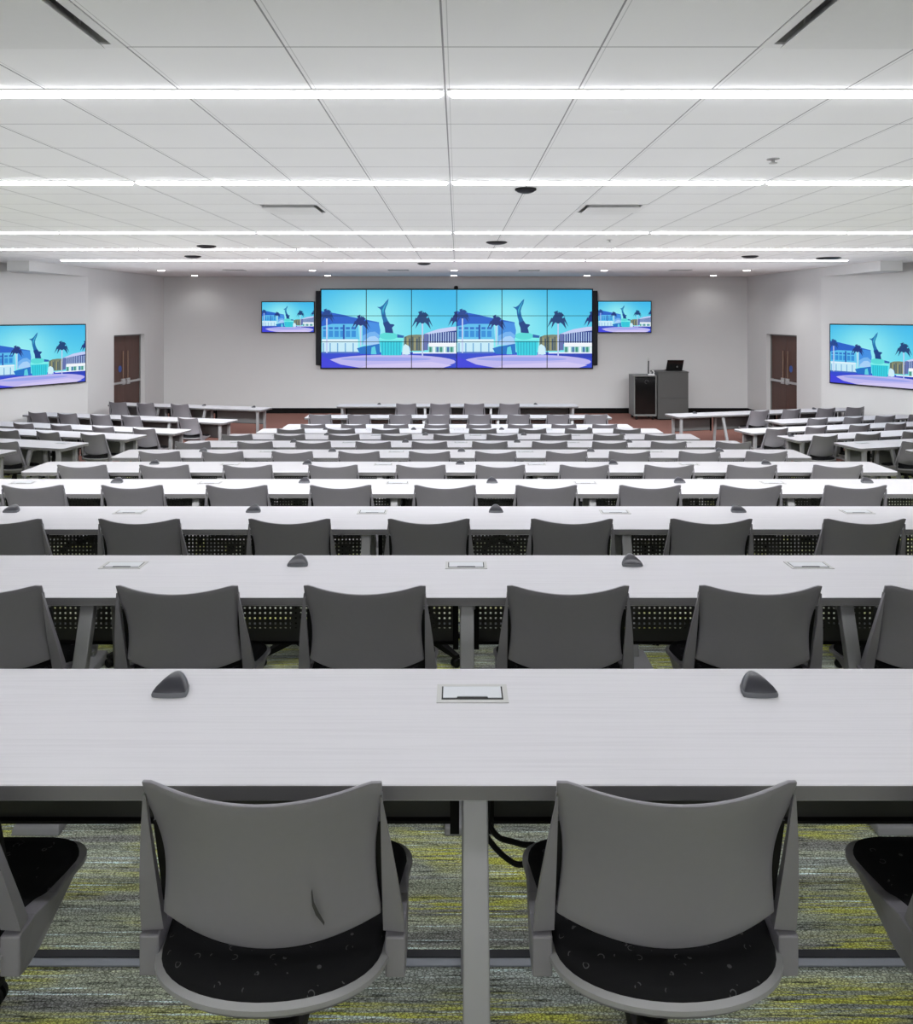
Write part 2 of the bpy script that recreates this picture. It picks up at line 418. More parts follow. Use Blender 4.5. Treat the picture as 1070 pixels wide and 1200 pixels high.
# left building
P((92, 190, 235), (50, 290), (320, 300), (330, 425), (50, 425))
for k in range(6): R((36, 110, 200), 62 + 42 * k, 335, 92 + 42 * k, 352)
for k in range(6): R((46, 140, 215), 62 + 42 * k, 362, 94 + 42 * k, 408)
R((28, 80, 170), 208, 318, 222, 425)
P((34, 96, 200), (50, 222), (150, 238), (300, 266), (470, 300), (470, 318), (300, 312), (130, 312), (50, 330))
P((62, 140, 224), (352, 312), (400, 296), (468, 306), (480, 360), (470, 460), (352, 462))
P((112, 176, 238), (354, 400), (400, 372), (440, 368), (472, 392), (470, 462), (352, 462)); P((165, 206, 246), (360, 440), (400, 405), (440, 400), (466, 420), (470, 462), (356, 462))
R((196, 232, 246), 54, 424, 320, 516)
for x in (60, 110, 165, 222, 280): R((110, 170, 215), x, 448, x + 9, 516)
R((225, 243, 250), 54, 424, 320, 436)
R((70, 110, 190), 54, 512, 320, 524)
# right side trees and building
P((122, 130, 108), (655, 408), (690, 394), (740, 390), (800, 392), (800, 505), (650, 505))
for k in range(9): R([(74, 92, 96), (152, 150, 110), (60, 84, 110)][k % 3], 660 + 16 * k, 405 + (k * 7) % 20, 670 + 16 * k, 500)
P((196, 204, 242), (800, 384), (900, 350), (1000, 334), (1035, 332), (1035, 372), (900, 380), (800, 398))
P((30, 58, 140), (800, 392), (900, 376), (1035, 360), (1035, 448), (800, 455))
for k in range(12): R((190, 214, 244), 832 + 17.5 * k, 372, 838 + 17.5 * k, 450)
R((96, 110, 170), 796, 385, 826, 500)
R((240, 244, 250), 830, 446, 1035, 474)
R((150, 205, 205), 830, 474, 1035, 522)
for k in range(8): R([(52, 140, 120), (232, 244, 248), (60, 110, 170)][k % 3], 836 + 26 * k, 476, 852 + 26 * k, 515)
R((235, 240, 250), 715, 515, 1035, 524)
# statue pedestal
P((24, 112, 196), (312, 486), (360, 472), (420, 462), (474, 452), (478, 530), (335, 526))
P((90, 205, 225), (415, 480), (440, 470), (452, 530), (410, 530))
P((48, 206, 222), (472, 418), (644, 418), (634, 538), (488, 538))
for k in range(7): R((26, 170, 200), 492 + 21 * k, 440, 499 + 21 * k, 536)
R((120, 236, 232), 470, 414, 646, 436)
E((86, 216, 214), 540, 400, 68, 26)
P((30, 96, 170), (604, 388), (655, 398), (650, 414), (604, 412))
E((150, 200, 240), 675, 500, 26, 36); P((205, 235, 245), (648, 470), (664, 455), (690, 470), (700, 530), (640, 532))
# leaping dolphin statue
P((16, 104, 168), (541, 132), (524, 148), (500, 178), (480, 192), (455, 192), (474, 204), (484, 214), (488, 250), (500, 292), (500, 312),
  (512, 340), (516, 376), (576, 380), (566, 340), (584, 322), (578, 314), (552, 312), (534, 286), (520, 254), (514, 222), (521, 196), (534, 168))
P((12, 60, 130), (500, 305), (534, 290), (552, 312), (584, 320), (566, 340), (576, 380), (516, 376), (512, 340))
P((60, 175, 205), (533, 148), (508, 184), (494, 214), (500, 250), (505, 215), (518, 182))
# palms
def palm(cx, cy, r, ty, c=(18, 56, 118), trunk=(190, 205, 240)):
    R(trunk, cx - 5, cy, cx + 5, ty)
    for k in range(11):
        a = PI * (-.12 + 1.24 * k / 10.0) + .15 * math.sin(k * 3.1)
        L = r * (1 + .22 * math.sin(k * 2.3))
        tip = (cx + L * math.cos(a), cy - L * .85 * math.sin(a) + r * .85 * abs(math.cos(a)) ** 1.5)
        mid = (cx + .62 * L * math.cos(a), cy - .75 * L * math.sin(a))
        w = r * .24
        nx, ny = -math.sin(a), -math.cos(a)
        P(c, (cx, cy + w * .6), (mid[0] + nx * w, mid[1] + ny * w), tip, (mid[0] - nx * w, mid[1] - ny * w))
    E(c, cx, cy + r * .12, r * .3, r * .34)
palm(785, 280, 66, 540, (16, 62, 116)); palm(340, 300, 56, 470, (20, 50, 122)); palm(90, 250, 50, 520, (26, 66, 140)); palm(1044, 275, 58, 420, (18, 50, 120))

TRIS = []
def build_tris():
    n, m = 22, 12
    for i in range(n):
        for j in range(m):
            q = [(i / n, j / m * .86), ((i + 1) / n, j / m * .86), ((i + 1) / n, (j + 1) / m * .86), (i / n, (j + 1) / m * .86)]
            TRIS.append((0, q, [sky(*p) for p in q]))
    for k, (c, pts) in enumerate(POLYS):
        for t in geometry.tessellate_polygon([[Vector((x, y, 0)) for x, y in pts]]):
            TRIS.append((k + 1, [pts[i] for i in t], [c] * 3))
build_tris()
def clip(poly, cols, rect):
    for ax, lim, sgn in ((0, rect[0], 1), (0, rect[2], -1), (1, rect[1], 1), (1, rect[3], -1)):
        out, oc = [], []
        for i in range(len(poly)):
            a, b = poly[i], poly[(i + 1) % len(poly)]; ca, cb = cols[i], cols[(i + 1) % len(poly)]
            da, db = (a[ax] - lim) * sgn, (b[ax] - lim) * sgn
            if da >= 0: out.append(a); oc.append(ca)
            if (da > 0 and db < 0) or (da < 0 and db > 0):
                t = da / (da - db); out.append(tuple(x + (y - x) * t for x, y in zip(a, b))); oc.append(blend(ca, cb, t))
        poly, cols = out, oc
        if len(poly) < 3: return [], []
    return poly, cols
def picture(name, parent, cx, cz, w, h, y, rect=(0, 0, 1, 1), mat='screen'):
    """flat lit picture, facing -Y: the rect of the image fills w x h around (cx, cz)"""
    verts, faces, fc = [], [], []
    du, dv = rect[2] - rect[0], rect[3] - rect[1]
    def q(u, v, lay): return (cx + ((u - rect[0]) / du - .5) * w, y - .0001 * lay, cz + (.5 - (v - rect[1]) / dv) * h)
    b = [(rect[0], rect[1]), (rect[2], rect[1]), (rect[2], rect[3]), (rect[0], rect[3])]
    for lay, pts, cs in [(-4, b, [(46, 70, 205)] * 4)] + TRIS:
        pp, cc = clip(list(pts), list(cs), rect)
        if not pp: continue
        i0 = len(verts); verts += [q(u, v, lay) for u, v in pp][::-1]; faces.append(list(range(i0, i0 + len(pp)))); fc.append(cc[::-1])
    me = bpy.data.meshes.new(name); me.from_pydata(verts, [], faces)
    ca = me.color_attributes.new('Col', 'FLOAT_COLOR', 'CORNER'); k = 0
    for cc in fc:
        for c in cc: ca.data[k].color = rgb(*c); k += 1
    # all faces must look towards -Y
    bm = bmesh.new(); bm.from_mesh(me)
    fl = [f for f in bm.faces if f.normal.y > 0]
    if fl: bmesh.ops.reverse_faces(bm, faces=fl)
    bm.to_mesh(me); bm.free()
    me.materials.append(M[mat]); o = bpy.data.objects.new(name, me); col.objects.link(o); o.parent = parent
    return o

def television(label, loc, rz, w, h):
    t = thing('television', label, 'television', loc, rz, 'wall televisions')
    bm = bmesh.new(); box(bm, -w / 2, w / 2, -.022, .028, -h / 2, h / 2); obj('casing', bm, M['bezel'], t, bevel=.006)
    bm = bmesh.new(); box(bm, -.3, .3, .028, .075, -.2, .2); obj('wall_bracket', bm, M['black_plastic'], t)
    picture('screen', t, 0, 0, w - .05, h - .05, -.024)
    return t
FW = 23.4
zc = EYE - (372 - CY) * FW / F
television('small blue-lit wall screen left of the large video wall', (X_at(337.7, 23.33), FW - .08, EYE - .04), 0, 1.58, .93)
television('small blue-lit wall screen right of the large video wall', (X_at(731.7, 23.33), FW - .08, EYE - .035), 0, 1.60, .95)
tl = Vector(A_L) + DL * (.115 + 1.24); nl = Vector((.877, -.48))
tl = tl + nl * .08
television('large side screen on the left wall, cut by the photo edge', (tl.x, tl.y, 2.005), math.radians(61.3), 2.46, 1.40)
tr = Vector(A_R) + DR * (.284 + 1.24) + Vector((-.877, -.48)) * .08
television('large side screen on the right wall, cut by the photo edge', (tr.x, tr.y, 2.0), -math.radians(61.3), 2.46, 1.42)

# the video wall: 6 x 3 panels
PW, PH = 1.337, .772
vx0 = X_at(376.5, 23.3); vz1 = EYE + (CY - 339.5) * 23.3 / F
vw = thing('video_wall', 'huge video wall of tiled panels on the front wall showing two dolphin statue pictures', 'video wall', (vx0 + 3 * PW, FW - .1, vz1 - 3 * PH))
bm = bmesh.new(); box(bm, -3 * PW - .03, 3 * PW + .03, .0, .098, -.03, 3 * PH + .03); obj('backing_frame', bm, M['bezel'], vw, bevel=.004)
for half in (0, 1):
    for i in range(3):
        for j in range(3):
            cx = (-3 + half * 3 + i + .5) * PW; cz = (2.5 - j) * PH
            bm = bmesh.new(); box(bm, cx - PW / 2 + .001, cx + PW / 2 - .001, -.03, .0, cz - PH / 2 + .001, cz + PH / 2 - .001)
            pn = obj('display_panel', bm, M['bezel'], vw)
            picture('screen', pn, cx, cz, PW - .022, PH - .016, -.0315, (i / 3, j / 3, (i + 1) / 3, (j + 1) / 3))
# column loudspeakers
for px, side in ((373, 'left'), (697.4, 'right')):
    t = thing('column_speaker', 'tall slim black column loudspeaker at the %s edge of the video wall' % side, 'loudspeaker', (X_at(px, 23.25), FW - .1, EYE + (CY - 428) * 23.25 / F), 0, 'column loudspeakers')
    bm = bmesh.new(); box(bm, -.075, .075, -.06, .07, 0, 2.2); obj('cabinet', bm, M['black_plastic'], t, bevel=.01)
    for z in (.03, 1.115): bm = bmesh.new(); box(bm, -.062, .062, -.068, -.06, z, z + 1.06); obj('grille', bm, M['bezel'], t, bevel=.003)
    bm = bmesh.new(); box(bm, -.04, .04, .07, .1, .9, 1.2); obj('wall_bracket', bm, M['black_plastic'], t)
# little camera above the wall
t = thing('wall_camera', 'tiny black camera on the front wall just above the video wall', 'camera', (X_at(534.5, 23.3), FW - .06, EYE + .83))
bm = bmesh.new(); lathe(bm, [(.02, -.06), (.05, -.05), (.065, 0), (.05, .05), (.02, .06)], 16); obj('housing', bm, M['black_plastic'], t, smooth=True)
bm = bmesh.new(); box(bm, -.02, .02, 0, .06, -.02, .02); obj('bracket', bm, M['black_plastic'], t)

# ------------------------------------------------------------------ ceiling fittings
def light_segment(x0, x1, y, label):
    t = thing('linear_light', label, 'ceiling light', ((x0 + x1) / 2, y, CEIL), 0, 'linear ceiling lights')
    h = (x1 - x0) / 2 - .012
    bm = bmesh.new(); box(bm, -h, h, -.052, .052, -.008, .0); obj('housing', bm, M['white'], t)
    bm = bmesh.new(); box(bm, -h + .015, h - .015, -.042, .042, -.022, -.008); obj('diffuser', bm, M['light'], t, bevel=.008)
LB = [4.10, 6.851, 10.973, 13.72, 16.468, 1.35, -1.40, -4.15, -6.9]
NAMES = ['nearest', 'second nearest', 'third nearest', 'fourth nearest', 'farthest', 'overhead', 'first rear', 'second rear', 'last rear']
for r, y in enumerate(LB):
    ks = (-1, 0) if r == 0 else ((-2, -1, 0, 1) if r == 1 or r > 4 else (-3, -2, -1, 0, 1, 2))
    for n, k in enumerate(ks):
        light_segment(TOX + 4 * TP * k, TOX + 4 * TP * (k + 1), y, 'glowing white light strip, %s from left in the %s ceiling line' % (ORD[n], NAMES[r]))

def diffuser(ix, iy, label):
    t = thing('air_diffuser', label, 'air vent', (TOX + (ix + .5) * TP, TOY + (iy + .5) * TP, CEIL), 0, 'square ceiling air diffusers')
    h = TP / 2
    bm = bmesh.new()
    box(bm, -h, h, -h, -h + .045, -.004, .006); box(bm, -h, h, h - .045, h, -.004, .006); box(bm, -h, -h + .045, -h + .045, h - .045, -.004, .006); box(bm, h - .045, h, -h + .045, h - .045, -.004, .006)
    obj('frame', bm, M['white'], t)
    bm = bmesh.new(); g = h - .04
    box(bm, -h, h, -h, h, .2, .21); box(bm, -h, -g, -h, h, .006, .2); box(bm, g, h, -h, h, .006, .2); box(bm, -g, g, -h, -g, .006, .2); box(bm, -g, g, g, h, .006, .2)
    obj('plenum_box', bm, M['duct'], t)
    bm = bmesh.new(); lathe(bm, [(.17, .06), (.17, .2)], 28); obj('duct_collar', bm, M['screw'], t, smooth=True)
    bm = bmesh.new(); q = h - .062; hexa(bm, [(-q, -q, -.03), (q, -q, -.03), (q, q, -.03), (-q, q, -.03)], [(-q + .05, -q + .05, .03), (q - .05, -q + .05, .03), (q - .05, q - .05, .03), (-q + .05, q - .05, .03)])
    for sx in (-1, 1):
        for sy in (-1, 1): box(bm, sx * .2 - .01, sx * .2 + .01, sy * .2 - .01, sy * .2 + .01, .03, .2)
    obj('face_plate', bm, M['white'], t)
diffuser(-3, -1, 'square air diffuser in the ceiling at the top left corner')
diffuser(2, -1, 'square air diffuser in the ceiling at the top right corner')
diffuser(-3, 7, 'square air diffuser beyond the second light line, left of centre')
diffuser(2, 7, 'square air diffuser beyond the second light line, right of centre')

n = 0
for py, pxs, wh in ((316.5, (189, 366, 532, 708, 875), 'nearer row'), (322.5, (228, 384, 532, 688, 836), 'farther row by the front wall')):
    Y = F * 1.167 / (CY - py)
    for k, px in enumerate(pxs):
        sp = bpy.data.lights.new('downlight_beam', 'SPOT'); sp.energy = 110 if py < 320 else 22; sp.spot_size = math.radians(150); sp.spot_blend = .7; sp.shadow_soft_size = .08; sp.color = (1, .985, .96)
        so = bpy.data.objects.new('downlight_beam', sp); col.objects.link(so); so.location = (X_at(px, Y), Y, CEIL - .04)
        t = thing('recessed_downlight', 'small bright round ceiling downlight, %s from left in the %s' % (ORD[k], wh), 'downlight', (X_at(px, Y), Y, CEIL), 0, 'recessed downlights')
        bm = bmesh.new(); lathe(bm, [(.115, 0), (.115, -.006), (.085, -.012)], 24); obj('trim_ring', bm, M['white'], t, smooth=True)
        bm = bmesh.new(); lathe(bm, [(.085, -.012), (.08, -.02), (.02, -.024)], 24); obj('lens', bm, M['down'], t, smooth=True)
for px, py, r, lab in ((242, 289, .16, 'black domed ceiling speaker on the left, by the fourth light line'), (226, 301, .16, 'black domed ceiling speaker on the left, by the farthest light line'),
                       (497, 309.5, .15, 'black domed ceiling speaker above the video wall, left of centre'), (582, 284.5, .17, 'black domed ceiling speaker right of centre, before the fourth light line'),
                       (879, 301, .16, 'black domed ceiling speaker on the right, before the farthest light line'), (971, 303, .24, 'black domed ceiling speaker at the right end of the farthest light line'),
                       (616, 222, .10, 'nearest black domed ceiling speaker, just past the second light line')):
    Y = F * 1.167 / (CY - py + 1)
    t = thing('ceiling_dome', lab, 'ceiling speaker', (X_at(px, Y), Y, CEIL), 0, 'black ceiling domes')
    bm = bmesh.new(); lathe(bm, [(r * .95, 0), (r, -.012), (r * .92, -.02)], 28); obj('mounting_ring', bm, M['black_plastic'], t, smooth=True)
    bm = bmesh.new(); lathe(bm, [(r * .86, -.02), (r * .74, -.032), (r * .45, -.042), (r * .1, -.045)], 28); obj('dome', bm, M['bezel'], t, smooth=True)
for k, (px, py) in enumerate(((275, 316.5), (467, 316.5), (620, 317), (797, 316.5))):
    Y = F * 1.167 / (CY - py)
    t = thing('slot_vent', 'narrow grey ceiling slot vent, %s from left near the front wall' % ORD[k], 'air vent', (X_at(px, Y), Y, CEIL), 0, 'slot vents near the front wall')
    bm = bmesh.new(); box(bm, -.26, .26, -.2, .2, -.008, 0); obj('frame', bm, M['cabinet_light'], t)
    for j in range(4): bm = bmesh.new(); box(bm, -.23, .23, -.17 + .09 * j, -.11 + .09 * j, -.012, -.008); obj('slot', bm, M['duct'], t)
for px, py, lab in ((906, 186, 'little ceiling sprinkler head between the first two light lines, right side'), (714, 281, 'little ceiling sprinkler head past the third light line, right of centre')):
    Y = F * 1.167 / (CY - py); t = thing('sprinkler_head', lab, 'sprinkler', (X_at(px, Y), Y, CEIL), 0, 'sprinkler heads')
    bm = bmesh.new(); lathe(bm, [(.045, 0), (.045, -.006), (.02, -.012)], 18); obj('escutcheon', bm, M['silver'], t, smooth=True)
    bm = bmesh.new(); lathe(bm, [(.01, -.012), (.012, -.03), (.03, -.032), (.03, -.036)], 14); obj('deflector', bm, M['duct'], t, smooth=True)

# ------------------------------------------------------------------ chair
def arc_outline(hw_r, hw_f, ys, yr, yf, cr, inset=0.0):
    pts = []
    for k in range(25):
        a = PI * k / 24
        pts.append(((hw_r - inset) * math.cos(a), ys - (ys - yr - inset) * math.sin(a) ** .9 if math.sin(a) > 0 else ys))
    hw, yf2 = hw_f - inset, yf - inset
    for k in range(7):
        a = PI + (-PI / 2) * k / 6
        pts.append((-hw + cr + cr * math.cos(a), yf2 - cr + cr * math.sin(a)))
    for k in range(7):
        a = PI / 2 - PI / 2 * k / 6
        pts.append((hw - cr + cr * math.cos(a), yf2 - cr + cr * math.sin(a)))
    return pts

def make_chair():
    root = thing('conference_chair', 'x', 'chair', (0, 0, 0))
    # back shell
    bm = bmesh.new(); nu, nv = 24, 16; g = []
    for j in range(nv + 1):
        v = j / nv; row = []
        hw = .226 + .0125 * v - .015 * math.sin(PI * min(1, v * 1.12)) ** 1.2 if v < .87 else .226 + .010 * v - .015 * math.sin(PI * min(1, v * 1.12)) ** 1.2
        for i in range(nu + 1):
            u = -1 + 2 * i / nu
            zt = .853 - .027 * (1 - u * u) - (.010 * ((abs(u) - .86) / .14) ** 2 if abs(u) > .86 else 0)
            zb = .522 - .036 * (1 - u * u)
            y = -.212 - .088 * v - .05 * (1 - u * u) + .019 * math.sin(PI * v)
            row.append(bm.verts.new((u * hw, y, zb + (zt - zb) * v)))
        g.append(row)
    for j in range(nv):
        for i in range(nu): bm.faces.new((g[j][i], g[j][i + 1], g[j + 1][i + 1], g[j + 1][i]))
    h = [[bm.verts.new((v.co.x, v.co.y + .011, v.co.z)) for v in row] for row in g]
    for j in range(nv):
        for i in range(nu): bm.faces.new((h[j][i], h[j + 1][i], h[j + 1][i + 1], h[j][i + 1]))
    ring = [(0, i) for i in range(nu)] + [(j, nu) for j in range(nv)] + [(nv, i) for i in range(nu, 0, -1)] + [(j, 0) for j in range(nv, 0, -1)]
    for (a, b), (c, d) in zip(ring, ring[1:] + ring[:1]): bm.faces.new((g[a][b], h[a][b], h[c][d], g[c][d]))
    obj('backrest', bm, M['plastic'], root, smooth=True, bevel=.003)
    # side frames: a tapering wing beside the back shell
    for s in (-1, 1):
        bm = bmesh.new(); rings = []
        for k in range(13):
            v = k / 12
            z = .478 + (.812 - .478) * v
            yb = -.205 - .088 * v - .004 * math.sin(PI * v)
            xo = .274 - .0385 * v ** 1.3; xi = .229 + .003 * v
            d = .036 - .018 * v
            ring = [(xo, yb), (xo - .004, yb + d), (xi + .004, yb + d), (xi + .002, yb + d * .62), (xi, yb + .004)]
            rings.append([bm.verts.new((s * x, y, z)) for x, y in ring])
        for k in range(12):
            for i in range(5): bm.faces.new((rings[k][i], rings[k][(i + 1) % 5], rings[k + 1][(i + 1) % 5], rings[k + 1][i]))
        bm.faces.new(rings[0]); bm.faces.new(rings[-1])
        fr = obj('side_frame', bm, M['plastic'], root, smooth=True)
        bm = bmesh.new(); rg = []  # shade in the gap between wing and shell, put in as a black strip
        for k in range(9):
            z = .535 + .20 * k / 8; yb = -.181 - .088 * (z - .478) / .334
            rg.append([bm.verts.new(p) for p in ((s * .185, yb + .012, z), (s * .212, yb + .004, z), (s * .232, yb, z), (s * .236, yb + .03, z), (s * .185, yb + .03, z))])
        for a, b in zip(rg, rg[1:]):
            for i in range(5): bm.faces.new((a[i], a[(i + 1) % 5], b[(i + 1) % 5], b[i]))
        bm.faces.new(rg[0]); bm.faces.new(rg[-1]); obj('gap_shade', bm, M['black_plastic'], fr)
        bm = bmesh.new(); lathe(bm, [(.001, 0), (.0035, 0), (.0035, .002), (.001, .002)], 10)
        bmesh.ops.rotate(bm, verts=bm.verts, cent=(0, 0, 0), matrix=Matrix.Rotation(PI / 2, 3, 'X'))
        bmesh.ops.translate(bm, verts=bm.verts, vec=(s * .252, -.2155, .53)); obj('screw_hole', bm, M['screw'], fr)
        # bracket that runs forward under the seat edge
        bm = bmesh.new()
        prof = [(-.214, .474), (-.214, .39), (-.19, .384), (-.13, .386), (.07, .425), (.09, .432), (.06, .440), (-.05, .446), (-.15, .474)]
        xprism(bm, prof, *sorted((s * .234, s * .276)))
        for v in bm.verts:                      # the bracket follows the seat edge
            if abs(v.co.x) > .25: v.co.x -= s * .012 * max(0, min(1, (v.co.y + .15) / .2))
        obj('seat_bracket', bm, M['plastic'], root, bevel=.004)
    # seat pan and cushion
    bm = bmesh.new(); o1 = arc_outline(.240, .270, -.19, -.345, .14, .07); o2 = arc_outline(.240, .270, -.19, -.345, .14, .07, .05)
    o1b = arc_outline(.240, .270, -.19, -.345, .14, .07, .014); r0 = [bm.verts.new((x, y, .378)) for x, y in o2]; r1 = [bm.verts.new((x, y, .408)) for x, y in o1b]; r2 = [bm.verts.new((x, y, .432)) for x, y in o1]
    o3 = arc_outline(.240, .270, -.19, -.345, .14, .07, .009); r3 = [bm.verts.new((x, y, .439)) for x, y in o3]; n = len(o1)
    for a, b in ((r0, r1), (r1, r2), (r2, r3)):
        for k in range(n): bm.faces.new((a[k], a[(k + 1) % n], b[(k + 1) % n], b[k]))
    bm.faces.new(r0[::-1]); bm.faces.new(r3); obj('seat_pan', bm, M['plastic'], root, smooth=True)
    bm = bmesh.new(); oa = arc_outline(.240, .270, -.19, -.345, .14, .07, -.002); ob = arc_outline(.240, .270, -.19, -.345, .14, .07, .012)
    rr = [[bm.verts.new((x, y, z)) for x, y in o_] for o_, z in ((oa, .426), (oa, .436), (ob, .4425), (ob, .430))]
    for a, b in zip(rr, rr[1:] + rr[:1]):
        for k in range(n): bm.faces.new((a[k], a[(k + 1) % n], b[(k + 1) % n], b[k]))
    obj('seat_rim', bm, M['plastic_light'], root, smooth=True)
    bm = bmesh.new(); rr = []
    for ins, z in ((.010, .437), (.012, .450), (.025, .462), (.07, .466), (.13, .462)):
        rr.append([bm.verts.new((x, y, z)) for x, y in arc_outline(.240, .270, -.19, -.345, .14, .07, ins)])
    for a, b in zip(rr, rr[1:]):
        for k in range(n): bm.faces.new((a[k], a[(k + 1) % n], b[(k + 1) % n], b[k]))
    bm.faces.new(rr[0][::-1]); bm.faces.new(rr[-1]); obj('seat_cushion', bm, M['cushion'], root, smooth=True)
    # pedestal and five-star base
    bm = bmesh.new(); box(bm, -.11, .11, -.21, .02, .352, .389); lathe(bm, [(.034, .09), (.034, .22), (.022, .22), (.022, .352)], 18, (0, -.1, 0))
    obj('pedestal', bm, M['black_plastic'], root, smooth=True)
    bm = bmesh.new(); lathe(bm, [(.05, .06), (.055, .08), (.05, .11), (.035, .12)], 20, (0, -.1, 0))
    for k in range(5):
        a = PI / 2 + 2 * PI * k / 5; c, sn = math.cos(a), math.sin(a)
        def q(r, w, z): return (c * r - sn * w, -.1 + sn * r + c * w, z)
        hexa(bm, [q(.03, -.026, .065), q(.28, -.018, .052), q(.28, .018, .052), q(.03, .026, .065)], [q(.03, -.022, .108), q(.28, -.013, .072), q(.28, .013, .072), q(.03, .022, .108)])
    base = obj('star_base', bm, M['black_plastic'], root, smooth=True)
    for k in range(5):
        a = PI / 2 + 2 * PI * k / 5
        bm = bmesh.new(); cx, cy = .265 * math.cos(a), -.1 + .265 * math.sin(a)
        lathe(bm, [(.004, -.022), (.022, -.022), (.026, -.016), (.026, -.005), (.014, -.004), (.014, .004), (.026, .005), (.026, .016), (.022, .022), (.004, .022)], 18)
        bmesh.ops.rotate(bm, verts=bm.verts, cent=(0, 0, 0), matrix=Matrix.Rotation(PI / 2, 3, 'Y') )
        bmesh.ops.rotate(bm, verts=bm.verts, cent=(0, 0, 0), matrix=Matrix.Rotation(a, 3, 'Z'))
        bmesh.ops.translate(bm, verts=bm.verts, vec=(cx, cy, .026)); obj('caster', bm, M['black_plastic'], base, smooth=True)
    return root
CHAIR = make_chair(); chair_used = [False]
def place_chair(x, y, z, rz, label, group):
    c = CHAIR if not chair_used[0] else copy_tree(CHAIR); chair_used[0] = True
    c.location = (x, y, z); c.rotation_euler = (0, 0, rz); c['label'] = label; c['category'] = 'chair'; c['group'] = group
    return c

# ------------------------------------------------------------------ tables
TD, TH = .563, .74
def make_table(label, loc, rz, x0, x1, legs, mods, group, ends=True, panel='perf', cut=(0, 0)):
    """local y=0 is the edge the sitters use; z=0 the floor"""
    t = thing('training_table', label, 'table', loc, rz, group)
    bm = bmesh.new(); r = .05; pts = []
    for cx, cy, a0 in ((x1 - r, r, -PI / 2), (x1 - r, TD - r, 0), (x0 + r, TD - r, PI / 2), (x0 + r, r, PI)):
        for k in range(6): pts.append((cx + r * math.cos(a0 + PI / 2 * k / 5), cy + r * math.sin(a0 + PI / 2 * k / 5)))
    pts = [(x, y) for x, y in pts]
    prism(bm, pts, TH - .035, TH)
    bmesh.ops.recalc_face_normals(bm, faces=bm.faces)
    for f in bm.faces: f.material_index = 0 if abs(f.normal.z) > .5 else 1
    obj('tabletop', bm, [M['top'], M['edge']], t, bevel=.002, seg=1)
    for lx in legs:
        if lx in (min(legs), max(legs)):            # table ends: two upright posts
            for nm_, y in (('front_leg', .075), ('rear_leg', .40)):
                bm = bmesh.new(); box(bm, lx - .03, lx + .03, y - .02, y + .02, .0, .70); obj(nm_, bm, M['leg'], t, bevel=.004)
            bm = bmesh.new(); box(bm, lx - .035, lx + .035, .05, .43, .672, .705); obj('leg_bracket', bm, M['leg'], t, bevel=.002, seg=1)
            continue
        bm = bmesh.new(); w = .0285
        hexa(bm, [(lx - w, -.16, .03), (lx + w, -.16, .03), (lx + w, -.12, .03), (lx - w, -.12, .03)], [(lx - w, .06, .70), (lx + w, .06, .70), (lx + w, .10, .70), (lx - w, .10, .70)])
        lg = obj('front_leg', bm, M['leg'], t, bevel=.004)
        bm = bmesh.new(); hexa(bm, [(lx - .088, -.35, 0), (lx + .088, -.35, 0), (lx + .088, -.06, 0), (lx - .088, -.06, 0)], [(lx - .085, -.34, .028), (lx + .085, -.34, .028), (lx + .07, -.08, .055), (lx - .07, -.08, .055)])
        obj('foot', bm, M['leg'], lg, bevel=.006)
        bm = bmesh.new(); hexa(bm, [(lx - w, .395, .025), (lx + w, .395, .025), (lx + w, .43, .025), (lx - w, .43, .025)], [(lx - w, .33, .70), (lx + w, .33, .70), (lx + w, .365, .70), (lx - w, .365, .70)])
        rl = obj('rear_leg', bm, M['leg'], t, bevel=.004)
        bm = bmesh.new(); box(bm, lx - w - .002, lx + w + .002, .36, .455, 0, .03); obj('foot', bm, M['leg'], rl, bevel=.005)
        bm = bmesh.new(); box(bm, lx - .13, lx + .13, .03, .12, .698, .705); box(bm, lx - .035, lx + .035, .08, .42, .66, .705); obj('leg_bracket', bm, M['leg'], t, bevel=.002, seg=1)
    xs = sorted(legs)
    for a, b in zip(xs, xs[1:]):
        if b - a < .3: continue
        bm = bmesh.new(); box(bm, a + .035, b - .035, .488, .491, .352, .704)
        p = obj('modesty_panel', bm, M['perf'] if panel == 'perf' else M['panel_grey'], t)
        bm = bmesh.new(); box(bm, a + .035, b - .035, .470, .488, .352, .36); box(bm, a + .035, a + .06, .445, .488, .34, .704); box(bm, b - .06, b - .035, .445, .488, .34, .704); box(bm, a + .01, b - .01, .40, .445, .665, .704)
        obj('panel_rail', bm, M['black_plastic'], t)
    for mx in mods:
        mo = obj('power_module', frame_bm(mx), M['modframe'], t)
        bm = bmesh.new(); box(bm, mx - .082, mx + .082, .375, .45, TH, TH + .0012); obj('well', bm, M['screw'], mo)
        bm = bmesh.new()
        pts = [(-.078, .448), (-.078, .385), (-.042, .385), (-.040, .393), (.040, .393), (.042, .385), (.078, .385), (.078, .448)]
        prism(bm, [(mx + x, y) for x, y in pts][::-1], TH + .0012, TH + .0028); obj('lid', bm, M['lid'], mo)
    return t
def frame_bm(mx):
    bm = bmesh.new()
    for a in ((-.095, .095, .36, .375), (-.095, .095, .45, .462), (-.095, -.082, .375, .45), (.082, .095, .375, .45)):
        box(bm, mx + a[0], mx + a[1], a[2], a[3], TH - .001, TH + .0022)
    return bm

